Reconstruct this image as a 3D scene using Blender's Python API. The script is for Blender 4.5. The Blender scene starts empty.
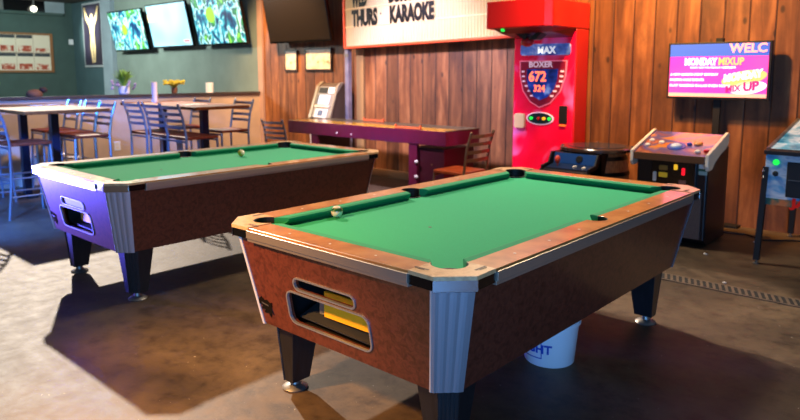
import bpy, bmesh, math, random
from mathutils import Vector, Matrix
PI = math.pi
random.seed(7)
C = bpy.context.scene.collection
SC = bpy.context.scene

# ------------------------------------------------------------------ camera, world, lights, exposure
cam_d = bpy.data.cameras.new('camera')
cam = bpy.data.objects.new('camera', cam_d); C.objects.link(cam)
cam.location = (0, 0, 1.429)
cam.rotation_euler = (PI/2 - 0.127, 0, PI/2 - 0.8375)
cam_d.sensor_width = 36; cam_d.lens = 660.1/800*36
cam_d.shift_y = -(210 - 157.6)/800
cam_d.clip_start = 0.05
cam_d.dof.use_dof = True; cam_d.dof.focus_distance = 2.45; cam_d.dof.aperture_fstop = 3.4
SC.camera = cam
SC.view_settings.view_transform = 'Standard'; SC.view_settings.look = 'None'
SC.view_settings.gamma = 1; SC.view_settings.use_curve_mapping = False
SC.view_settings.exposure = 0.0

world = bpy.data.worlds.new('world'); SC.world = world; world.use_nodes = True
bg = world.node_tree.nodes['Background']; bg.inputs[0].default_value = (0.60, 0.60, 0.66, 1); bg.inputs[1].default_value = 0.17

def aim(o, target):
    o.rotation_euler = (Vector(target) - o.location).to_track_quat('-Z', 'Y').to_euler()
def lamp(name, kind, loc, target, power, col, size=.2, angle=60, blend=.6, size_y=None):
    l = bpy.data.lights.new(name, kind); l.energy = power; l.color = col
    if kind == 'SPOT':
        l.spot_size = math.radians(angle); l.spot_blend = blend; l.shadow_soft_size = size
    elif kind == 'AREA':
        l.size = size
        if size_y: l.shape = 'RECTANGLE'; l.size_y = size_y
    else: l.shadow_soft_size = size
    o = bpy.data.objects.new(name, l); C.objects.link(o); o.location = loc
    aim(o, target); return o
# daylight sun with the main roof left off to admit it, from the back left
sun = bpy.data.lights.new('sun', 'SUN'); sun.energy = 3.6; sun.color = (1.0, .84, .68); sun.angle = math.radians(1.0)
so = bpy.data.objects.new('sun', sun); C.objects.link(so)
so.rotation_euler = Vector((1.30, -.44, -.784)).to_track_quat('-Z', 'Y').to_euler()
# warm spots and other lamps
lamp('wall_spot_right', 'SPOT', (-2.7, 5.2, 3.3), (-2.7, 6.65, 2.3), 820, (1.0, .48, .11), .08, 105, .8)
lamp('wall_spot_left', 'SPOT', (-8.0, 5.0, 3.3), (-8.1, 6.65, 1.6), 900, (1.0, .60, .28), .1, 85, .8)
lamp('half_wall_spot', 'SPOT', (-7.3, 4.6, 3.3), (-9.1, 4.6, .8), 520, (1.0, .74, .58), .1, 110, .8)
lamp('room_lamp_back', 'AREA', (-3.0, 4.9, 3.3), (-2.4, 3.0, 0), 120, (1.0, .84, .64), .5)
lamp('room_lamp_front', 'SPOT', (-2.9, -0.7, 2.7), (-2.45, 1.5, .1), 1250, (1.0, .50, .14), .12, 44, .95)
lamp('window_daylight', 'AREA', (1.9, -2.2, 1.0), (-1.5, 2.2, .5), 230, (.13, .42, 1.0), 2.4, size_y=1.9)
lamp('bar_wall_lamp', 'AREA', (-14.6, 4.4, 2.9), (-16.3, 4.9, 1.6), 26, (.75, .95, .85), .5)
lamp('lavender_wall_spot', 'SPOT', (-5.4, 3.9, 3.3), (-5.5, 6.65, .95), 1600, (.84, .72, 1.0), .15, 62, .7)
lamp('blue_panel_spot', 'SPOT', (-7.3, .70, .44), (-4.62, 1.70, .56), 4000, (.12, .11, 1.0), .2, 17.5, .5)  # narrow blue spot added to turn the far table's end violet
lamp('stool_blue', 'SPOT', (-5.0, 0.6, 2.4), (-7.4, 2.6, .3), 3400, (.04, .20, 1.0), .2, 50, .6)
lamp('bar_room_lamp', 'AREA', (-12.6, 3.9, 2.95), (-12.4, 6.6, 1.3), 330, (.80, .92, .88), .8)
lamp('poster_spot', 'SPOT', (-14.9, 5.3, 2.98), (-15.3, 6.6, 2.4), 420, (.9, 1.0, .9), .1, 45, .7)

# ------------------------------------------------------------------ materials
def srgb(r, g, b):
    f = lambda c: (c/255/12.92) if c/255 <= .04045 else ((c/255+.055)/1.055)**2.4
    return (f(r), f(g), f(b), 1)
def mat(name, col, rough=.5, metal=0, coat=0, emit=None, estr=0, spec=.5, trans=0):
    m = bpy.data.materials.new(name); m.use_nodes = True
    b = m.node_tree.nodes['Principled BSDF']
    b.inputs['Base Color'].default_value = srgb(*col)
    b.inputs['Roughness'].default_value = rough; b.inputs['Metallic'].default_value = metal
    b.inputs['Coat Weight'].default_value = coat; b.inputs['Coat Roughness'].default_value = .12
    b.inputs['Specular IOR Level'].default_value = spec
    b.inputs['Transmission Weight'].default_value = trans
    if emit:
        b.inputs['Emission Color'].default_value = srgb(*emit); b.inputs['Emission Strength'].default_value = estr
    return m
def nn(m, t, **kw):
    n = m.node_tree.nodes.new(t)
    for k, v in kw.items():
        if k in n.inputs: n.inputs[k].default_value = v
        else: setattr(n, k, v)
    return n
def lk(m, a, b): m.node_tree.links.new(a, b)
def ramp(m, fac, stops):
    r = nn(m, 'ShaderNodeValToRGB'); e = r.color_ramp.elements
    while len(e) < len(stops): e.new(.5)
    for i, (p, c) in enumerate(stops): e[i].position = p; e[i].color = srgb(*c)
    lk(m, fac, r.inputs[0]); return r
def bsdf(m): return m.node_tree.nodes['Principled BSDF']
def noise_mat(name, stops, scale=6, stretch=(1,1,1), rough=.5, coat=0, detail=6, bump=0, metal=0, dist=0, emit=0, rvar=0):
    m = mat(name, stops[0][1], rough, metal, coat)
    tc = nn(m, 'ShaderNodeTexCoord'); mp = nn(m, 'ShaderNodeMapping'); mp.inputs['Scale'].default_value = stretch
    lk(m, tc.outputs['Object'], mp.inputs[0])
    nz = nn(m, 'ShaderNodeTexNoise'); nz.inputs['Scale'].default_value = scale; nz.inputs['Detail'].default_value = detail
    nz.inputs['Distortion'].default_value = dist
    lk(m, mp.outputs[0], nz.inputs['Vector'])
    r = ramp(m, nz.outputs['Fac'], stops); lk(m, r.outputs[0], bsdf(m).inputs['Base Color'])
    if emit: lk(m, r.outputs[0], bsdf(m).inputs['Emission Color']); bsdf(m).inputs['Emission Strength'].default_value = emit
    if bump:
        b = nn(m, 'ShaderNodeBump'); b.inputs['Strength'].default_value = bump; b.inputs['Distance'].default_value = .01
        lk(m, nz.outputs['Fac'], b.inputs['Height']); lk(m, b.outputs[0], bsdf(m).inputs['Normal'])
    if rvar:
        q = nn(m, 'ShaderNodeMapRange'); q.inputs['To Min'].default_value = rough-rvar; q.inputs['To Max'].default_value = rough+rvar
        lk(m, nz.outputs['Fac'], q.inputs[0]); lk(m, q.outputs[0], bsdf(m).inputs['Roughness'])
    return m
M = {}
M['burl'] = noise_mat('burl laminate', [(.30,(74,32,20)),(.48,(96,44,30)),(.60,(110,53,36)),(.75,(84,36,24))], 40, (1,1,1), .36, .3, 8, dist=.9)
M['oak'] = noise_mat('oak rail', [(.3,(152,92,38)),(.5,(184,118,56)),(.7,(200,138,72))], 9, (1,1,1), .3, .5, 5)
M['cast'] = noise_mat('gilt corner casting', [(.3,(186,142,92)),(.55,(214,172,120)),(.8,(168,120,76))], 30, (1,1,1), .34, .3, 4)
M['castink'] = mat('casting print', (90,58,32), .5)
M['cloth'] = noise_mat('green cloth', [(.3,(2,150,96)),(.7,(8,162,106))], 260, (1,1,1), .92, 0, 2)
M['cushion'] = noise_mat('green cushion cloth', [(.3,(2,134,84)),(.7,(6,146,94))], 260, (1,1,1), .9, 0, 2)
M['black'] = mat('matt black', (14,13,14), .55)
M['blackgloss'] = mat('gloss black', (10,10,12), .15)
M['legblack'] = noise_mat('black leg laminate', [(.3,(20,20,22)),(.7,(32,32,34))], 8, (8,8,1), .42, .2, 3)
M['alu'] = mat('brushed aluminium', (196,200,208), .46, .85)
M['strip'] = mat('beige metal strip', (196,180,160), .34, .75)
M['ivory'] = mat('ivory edge', (214,206,196), .4)
M['chrome'] = mat('chrome', (225,225,228), .12, 1)
M['steel'] = noise_mat('dull steel', [(.3,(120,116,112)),(.7,(160,156,150))], 12, (1,1,1), .42, 0, 4, metal=.8)
M['yellow'] = mat('yellow ball tray', (250,176,24), .5)
M['grey'] = mat('grey plastic', (92,92,92), .5)
M['white'] = mat('white plastic', (225,225,228), .4)
M['bolt'] = mat('pale rubber', (200,190,185), .5)
M['cream'] = mat('cream paper', (226,214,198), .8)
M['red'] = mat('gloss red paint', (205,18,12), .28, 0, .6)
M['green_led'] = mat('green lamp', (20,160,60), .3, emit=(30,220,70), estr=1.5)

def planks(name, lo, mid, hi, width=.215, dark=.25):
    m = mat(name, mid, .55)
    b = bsdf(m); tc = nn(m, 'ShaderNodeTexCoord'); sp = nn(m, 'ShaderNodeSeparateXYZ'); lk(m, tc.outputs['Object'], sp.inputs[0])
    dv = nn(m, 'ShaderNodeMath', operation='DIVIDE'); dv.inputs[1].default_value = width; lk(m, sp.outputs['X'], dv.inputs[0])
    fl = nn(m, 'ShaderNodeMath', operation='FLOOR'); lk(m, dv.outputs[0], fl.inputs[0])
    fr = nn(m, 'ShaderNodeMath', operation='FRACT'); lk(m, dv.outputs[0], fr.inputs[0])
    wn = nn(m, 'ShaderNodeTexWhiteNoise', noise_dimensions='1D'); lk(m, fl.outputs[0], wn.inputs['W'])
    of = nn(m, 'ShaderNodeMath', operation='MULTIPLY'); of.inputs[1].default_value = 13.7; lk(m, wn.outputs['Value'], of.inputs[0])
    cb = nn(m, 'ShaderNodeCombineXYZ'); lk(m, sp.outputs['X'], cb.inputs[0]); lk(m, of.outputs[0], cb.inputs[1])
    zs = nn(m, 'ShaderNodeMath', operation='MULTIPLY'); zs.inputs[1].default_value = .11; lk(m, sp.outputs['Z'], zs.inputs[0]); lk(m, zs.outputs[0], cb.inputs[2])
    nz = nn(m, 'ShaderNodeTexNoise'); nz.inputs['Scale'].default_value = 9; nz.inputs['Detail'].default_value = 7; nz.inputs['Distortion'].default_value = .9
    lk(m, cb.outputs[0], nz.inputs['Vector'])
    cb2 = nn(m, 'ShaderNodeCombineXYZ'); lk(m, sp.outputs['X'], cb2.inputs[0]); lk(m, of.outputs[0], cb2.inputs[1]); z2 = nn(m, 'ShaderNodeMath', operation='MULTIPLY'); z2.inputs[1].default_value = .55
    lk(m, sp.outputs['Z'], z2.inputs[0]); lk(m, z2.outputs[0], cb2.inputs[2])
    vo = nn(m, 'ShaderNodeTexVoronoi'); vo.inputs['Scale'].default_value = 5.5; lk(m, cb2.outputs[0], vo.inputs['Vector'])   # knots
    kn = ramp(m, vo.outputs['Distance'], [(.0,(25,25,25)),(.07,(95,95,95)),(.13,(255,255,255))])
    r = ramp(m, nz.outputs['Fac'], [(.25,lo),(.5,mid),(.75,hi)])
    mx = nn(m, 'ShaderNodeMixRGB', blend_type='MULTIPLY'); mx.inputs[0].default_value = .75; lk(m, r.outputs[0], mx.inputs[1]); lk(m, kn.outputs[0], mx.inputs[2])
    vr = nn(m, 'ShaderNodeMapRange'); vr.inputs['To Min'].default_value = .62; vr.inputs['To Max'].default_value = 1.2; lk(m, wn.outputs['Value'], vr.inputs[0])
    sc = nn(m, 'ShaderNodeMixRGB', blend_type='MULTIPLY'); sc.inputs[0].default_value = 1; lk(m, mx.outputs[0], sc.inputs[1]); lk(m, vr.outputs[0], sc.inputs[2])
    # joint groove
    s1 = nn(m, 'ShaderNodeMath', operation='SUBTRACT'); s1.inputs[1].default_value = .5; lk(m, fr.outputs[0], s1.inputs[0])
    ab = nn(m, 'ShaderNodeMath', operation='ABSOLUTE'); lk(m, s1.outputs[0], ab.inputs[0])
    gr = ramp(m, ab.outputs[0], [(.0,(255,255,255)),(.455,(255,255,255)),(.49,(50,40,35))])
    g = nn(m, 'ShaderNodeMixRGB', blend_type='MULTIPLY'); g.inputs[0].default_value = .85; lk(m, sc.outputs[0], g.inputs[1]); lk(m, gr.outputs[0], g.inputs[2])
    nb = nn(m, 'ShaderNodeTexNoise'); nb.inputs['Scale'].default_value = 2.6; nb.inputs['Detail'].default_value = 8; nb.inputs['Roughness'].default_value = .7; lk(m, cb2.outputs[0], nb.inputs['Vector'])
    rb = ramp(m, nb.outputs['Fac'], [(.3,(150,140,140)),(.5,(225,220,218)),(.68,(255,252,248))])
    g2 = nn(m, 'ShaderNodeMixRGB', blend_type='MULTIPLY'); g2.inputs[0].default_value = .9; lk(m, g.outputs[0], g2.inputs[1]); lk(m, rb.outputs[0], g2.inputs[2])
    lk(m, g2.outputs[0], b.inputs['Base Color'])
    bp = nn(m, 'ShaderNodeBump'); bp.inputs['Strength'].default_value = .6; bp.inputs['Distance'].default_value = .01; lk(m, gr.outputs[0], bp.inputs['Height']); lk(m, bp.outputs[0], b.inputs['Normal'])
    return m
M['planks'] = planks('knotty board wall', (80,42,22), (132,80,44), (178,120,74))
M['ledge'] = mat('dark ledge', (62,52,50), .5)

def floor_mat():
    m = mat('stained concrete', (80,65,55), .3)
    b = bsdf(m); tc = nn(m, 'ShaderNodeTexCoord')
    n1 = nn(m, 'ShaderNodeTexNoise'); n1.inputs['Scale'].default_value = .9; n1.inputs['Detail'].default_value = 9; n1.inputs['Roughness'].default_value = .62; n1.inputs['Distortion'].default_value = .6
    n2 = nn(m, 'ShaderNodeTexNoise'); n2.inputs['Scale'].default_value = 9; n2.inputs['Detail'].default_value = 8; n2.inputs['Roughness'].default_value = .7
    lk(m, tc.outputs['Object'], n1.inputs['Vector']); lk(m, tc.outputs['Object'], n2.inputs['Vector'])
    r1 = ramp(m, n1.outputs['Fac'], [(.3,(64,52,40)),(.5,(94,77,58)),(.7,(120,101,78))])
    r2 = ramp(m, n2.outputs['Fac'], [(.3,(150,140,132)),(.5,(225,222,218)),(.7,(255,250,240))])
    mx = nn(m, 'ShaderNodeMixRGB', blend_type='MULTIPLY'); mx.inputs[0].default_value = 1; lk(m, r1.outputs[0], mx.inputs[1]); lk(m, r2.outputs[0], mx.inputs[2])
    n3 = nn(m, 'ShaderNodeTexNoise'); n3.inputs['Scale'].default_value = 55; n3.inputs['Detail'].default_value = 2; lk(m, tc.outputs['Object'], n3.inputs['Vector'])
    r3 = ramp(m, n3.outputs['Fac'], [(.0,(0,0,0)),(.74,(0,0,0)),(.78,(255,255,255))])
    m3 = nn(m, 'ShaderNodeMixRGB'); m3.inputs[2].default_value = srgb(190,180,165); lk(m, r3.outputs[0], m3.inputs[0]); lk(m, mx.outputs[0], m3.inputs[1])
    lk(m, m3.outputs[0], b.inputs['Base Color'])
    q = nn(m, 'ShaderNodeMapRange'); q.inputs['To Min'].default_value = .42; q.inputs['To Max'].default_value = .68; b.inputs['Specular IOR Level'].default_value = .4; lk(m, n2.outputs['Fac'], q.inputs[0]); lk(m, q.outputs[0], b.inputs['Roughness'])
    bp = nn(m, 'ShaderNodeBump'); bp.inputs['Strength'].default_value = .25; bp.inputs['Distance'].default_value = .008; lk(m, n2.outputs['Fac'], bp.inputs['Height']); lk(m, bp.outputs[0], b.inputs['Normal'])
    return m
M['floor'] = floor_mat()
def wallpaint(name, col, rough=.85): 
    c2 = tuple(int(x*.9) for x in col)
    return noise_mat(name, [(.3,c2),(.7,col)], 3, (1,1,1), rough, 0, 4)
M['teal'] = wallpaint('grey green paint', (116,130,120))
M['darkteal'] = wallpaint('dark green paint', (62,84,80))
M['column'] = wallpaint('pale blue grey paint', (140,156,164))
M['tan'] = wallpaint('tan paint', (196,168,140))
M['ceil'] = wallpaint('dark ceiling paint', (44,40,38))
M['tabletop'] = noise_mat('varnished table top', [(.3,(104,46,16)),(.6,(138,68,26)),(.8,(96,42,14))], 5, (1,6,1), .55, 0, 5)
bsdf(M['tabletop']).inputs['Specular IOR Level'].default_value = .2
M['seatwood'] = noise_mat('red brown seat wood', [(.3,(104,38,20)),(.7,(138,56,30))], 6, (1,5,1), .5, 0, 4)
bsdf(M['seatwood']).inputs['Specular IOR Level'].default_value = .25
M['seatorange'] = noise_mat('orange seat wood', [(.3,(190,74,24)),(.7,(216,96,40))], 6, (1,5,1), .35, .3, 4)
M['tube'] = mat('silver steel tube', (150,155,168), .3, .85)
M['goldtube'] = mat('brown steel tube', (134,104,74), .4, .6)
M['darkpost'] = mat('black blue steel', (26,34,52), .3, .4)
M['maroon'] = noise_mat('maroon laminate', [(.3,(78,12,38)),(.7,(90,16,44))], 7, (1,1,1), .32, .4, 3)
M['lanewood'] = noise_mat('shuffleboard lane', [(.3,(200,136,30)),(.7,(226,166,54))], 4, (1,14,1), .2, .6, 4)

# ------------------------------------------------------------------ mesh helpers
def newobj(name, me, m=None, parent=None, loc=(0,0,0)):
    o = bpy.data.objects.new(name, me); C.objects.link(o); o.location = loc
    if m is not None and me is not None:
        for x in (m if isinstance(m, (list, tuple)) else [m]): me.materials.append(x)
    if parent: o.parent = parent
    return o
def tag(o, label=None, cat=None, group=None, kind=None):
    if label: o['label'] = label
    if cat: o['category'] = cat
    if group: o['group'] = group
    if kind: o['kind'] = kind
    return o
def thing(name, label, cat, loc=(0,0,0), rz=0, group=None):
    o = bpy.data.objects.new(name, None); C.objects.link(o); o.location = loc; o.rotation_euler = (0,0,rz)
    o.empty_display_size = .1
    return tag(o, label, cat, group)
class MB:
    def __init__(s): s.bm = bmesh.new(); s.mi = 0
    def _set(s, fs):
        for f in fs: f.material_index = s.mi
    def box(s, x0, x1, y0, y1, z0, z1, mx=None):
        v = [s.bm.verts.new((x, y, z)) for z in (z0, z1) for x, y in ((x0,y0),(x1,y0),(x1,y1),(x0,y1))]
        f = [s.bm.faces.new([v[i] for i in q]) for q in ((3,2,1,0),(4,5,6,7),(0,1,5,4),(1,2,6,5),(2,3,7,6),(3,0,4,7))]
        s._set(f)
        if mx is not None: bmesh.ops.transform(s.bm, matrix=mx, verts=v)
        return s
    def loft(s, rings, cap=True, close=True):
        R = [[s.bm.verts.new(p) for p in r] for r in rings]; fs = []
        n = len(R[0])
        for a, b in zip(R, R[1:]):
            for i in range(n if close else n-1):
                j = (i+1) % n
                fs.append(s.bm.faces.new((a[i], a[j], b[j], b[i])))
        if cap:
            fs.append(s.bm.faces.new(R[0][::-1])); fs.append(s.bm.faces.new(R[-1]))
        s._set(fs); return s
    def prism(s, pts, z0, z1, axis='z'):
        def f(p, h):
            return (p[0], p[1], h) if axis == 'z' else ((p[0], h, p[1]) if axis == 'y' else (h, p[0], p[1]))
        return s.loft([[f(p, z0) for p in pts], [f(p, z1) for p in pts]])
    def lathe(s, prof, loc=(0,0,0), n=24, mx=None):
        rings = []
        for r, z in prof:
            rings.append([Vector((loc[0]+max(r,1e-4)*math.cos(2*PI*k/n), loc[1]+max(r,1e-4)*math.sin(2*PI*k/n), loc[2]+z)) for k in range(n)])
        if mx is not None: rings = [[mx @ p for p in r] for r in rings]
        return s.loft(rings)
    def tube(s, pts, r, n=8, square=False):
        pts = [Vector(p) for p in pts]; rings = []
        rs = r if isinstance(r, (list, tuple)) else [r]*len(pts)
        up = Vector((0,0,1))
        d0 = (pts[-1]-pts[0]).normalized()
        if abs(d0.z) > .9: up = Vector((0,1,0))
        for i, p in enumerate(pts):
            d = ((pts[min(i+1, len(pts)-1)] - pts[max(i-1, 0)])).normalized()
            a = d.cross(up).normalized(); b = a.cross(d).normalized()
            if square: rings.append([p + (a*sx+b*sy)*rs[i] for sx, sy in ((-1,-1),(1,-1),(1,1),(-1,1))])
            else: rings.append([p + (a*math.cos(2*PI*k/n) + b*math.sin(2*PI*k/n))*rs[i] for k in range(n)])
        return s.loft(rings)
    def sphere(s, loc, r, seg=16, sc=(1,1,1)):
        g = bmesh.ops.create_uvsphere(s.bm, u_segments=seg, v_segments=max(6, seg//2), radius=r)
        for v in g['verts']: v.co = Vector((v.co.x*sc[0]+loc[0], v.co.y*sc[1]+loc[1], v.co.z*sc[2]+loc[2]))
        s._set({f for v in g['verts'] for f in v.link_faces}); return s
    def build(s, name, m, parent=None, bevel=0, smooth=False, loc=(0,0,0), seg=2):
        bmesh.ops.recalc_face_normals(s.bm, faces=s.bm.faces[:])
        me = bpy.data.meshes.new(name); s.bm.to_mesh(me); s.bm.free()
        if smooth:
            for p in me.polygons: p.use_smooth = True
            try: me.set_sharp_from_angle(angle=math.radians(40))
            except Exception: pass
        o = newobj(name, me, m, parent, loc)
        if bevel:
            b = o.modifiers.new('bevel', 'BEVEL'); b.width = bevel; b.segments = seg; b.limit_method = 'ANGLE'; b.angle_limit = math.radians(35)
        return o
def rrect(x0, x1, y0, y1, r, n=6):
    out = []
    for cx, cy, a in ((x1-r, y1-r, 0), (x0+r, y1-r, PI/2), (x0+r, y0+r, PI), (x1-r, y0+r, 1.5*PI)):
        for k in range(n+1): out.append((cx+r*math.cos(a+PI/2*k/n), cy+r*math.sin(a+PI/2*k/n)))
    return out
def holed(name, outer, holes, fmap, th, m, parent):
    """flat plate with holes; fmap maps (u,v,depth) to local 3D"""
    bm = bmesh.new(); es = []; loops = []
    for lp in [outer]+holes:
        vs = [bm.verts.new((p[0], p[1], 0)) for p in lp]; loops.append(vs)
        for i in range(len(vs)): es.append(bm.edges.new((vs[i], vs[(i+1) % len(vs)])))
    bmesh.ops.triangle_fill(bm, use_beauty=True, use_dissolve=False, edges=es)
    front = bm.faces[:]
    mp = {}
    for lp in loops:
        for v in lp: mp[v] = bm.verts.new((v.co.x, v.co.y, th))
    for f in front: bm.faces.new([mp[v] for v in reversed(f.verts[:])])
    for lp in loops:
        for i in range(len(lp)):
            a, b = lp[i], lp[(i+1) % len(lp)]
            bm.faces.new((a, b, mp[b], mp[a]))
    for v in bm.verts: v.co = Vector(fmap(v.co.x, v.co.y, v.co.z))
    bmesh.ops.recalc_face_normals(bm, faces=bm.faces[:])
    me = bpy.data.meshes.new(name); bm.to_mesh(me); bm.free()
    return newobj(name, me, m, parent)
def text(name, s, size, m, parent, mx, ext=.002, sx=1, align='LEFT', bold=0, shear=0):
    cu = bpy.data.curves.new('t', 'FONT'); cu.body = s; cu.size = size; cu.extrude = ext; cu.align_x = align; cu.offset = bold; cu.shear = shear
    cu.resolution_u = 3
    o = bpy.data.objects.new('t', cu); C.objects.link(o)
    bpy.context.view_layer.update()
    me = bpy.data.meshes.new_from_object(o.evaluated_get(bpy.context.evaluated_depsgraph_get()))
    bpy.data.objects.remove(o); bpy.data.curves.remove(cu)
    me.transform(Matrix.Diagonal((sx, 1, 1, 1))); me.transform(mx); me.name = name
    me.materials.clear()
    return newobj(name, me, m, parent)
def fit_text(name, s, w, h_, m, parent, x, y, z, bold=.004):
    o = text(name, s, 1, m, parent, Matrix.Identity(4), .5, 1, 'LEFT', bold)
    vs = o.data.vertices; x0 = min(v.co.x for v in vs); x1 = max(v.co.x for v in vs); y0 = min(v.co.y for v in vs); y1 = max(v.co.y for v in vs)
    for v in vs: v.co = Vector((x+(v.co.x-x0)/(x1-x0)*w, y-(v.co.z+.5)*.004, z+(v.co.y-y0)/(y1-y0)*h_))
    return o
def facing(x, y, z):   # text plane facing -Y
    return Matrix.Translation((x, y, z)) @ Matrix.Rotation(PI/2, 4, 'X')
def copy_tree(o, parent=None):
    c = o.copy(); C.objects.link(c); c.parent = parent
    for ch in list(o.children): copy_tree(ch, c)
    return c
def relabel(o, label): o['label'] = label

# ------------------------------------------------------------------ the room
YW = 6.65
HX = -9.1
def struct(name, mb, m, **k): return tag(mb.build(name, m, **k), kind='structure')
struct('floor', MB().box(-17, 3.2, -3.5, 6.9, -.1, 0), M['floor'])
struct('ceiling_sunblock', MB().box(-17, -11.5, -3.5, 6.9, 3.05, 3.15), M['ceil'])  # slab added out of view; its edge keeps sun off the left floor
struct('wall_back', MB().box(HX, 3.2, YW, YW+.15, 0, 2.62), M['planks'])
struct('wall_back_bar', MB().box(-16.3, HX, YW, YW+.15, 0, 3.05), M['teal'])
struct('wall_left', MB().box(-16.5, -16.3, -3.5, YW+.15, 0, 3.05), M['darkteal'])
struct('wall_half', MB().box(HX-.16, HX, -3.5, YW, 0, 1.10), M['tan'])
struct('trim_1', MB().box(HX-.19, HX+.03, -3.5, YW, 1.10, 1.13), M['ledge'])
struct('trim_2', MB().box(HX-.02, HX+.10, YW-.035, YW, 0, 2.62), wallpaint('pinkish trim paint', (176,140,122)))
struct('wall_poster', MB().box(-16.3, -14.72, YW-.06, YW, 0, 3.05), wallpaint('teal blue paint', (62,88,94)))
struct('trim_3', MB().box(-14.72, -14.26, YW-.10, YW, 0, 3.05), M['column'])
struct('baseboard_back', MB().box(-6.6, -3.95, YW-.05, YW, 0, .10), mat('raw timber baseboard', (150,110,76), .7))
# dark openings high on the left wall
struct('trim_4', MB().box(-16.3, -16.2, -3.5, YW-.3, 2.74, 2.80), M['darkteal'])
g = MB().box(-16.3, -16.27, 1.0, 6.0, 2.80, 3.05).build('window_1', mat('dark glass', (14,14,16), .12)); tag(g, kind='structure')
g = MB().box(-16.3, -16.25, 5.98, 6.4, 2.80, 3.05).build('trim_5', M['column']); tag(g, kind='structure')
g = MB().box(-16.3, -16.24, 5.05, 5.12, 2.80, 3.05).build('trim_6', M['grey']); tag(g, kind='structure')

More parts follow.
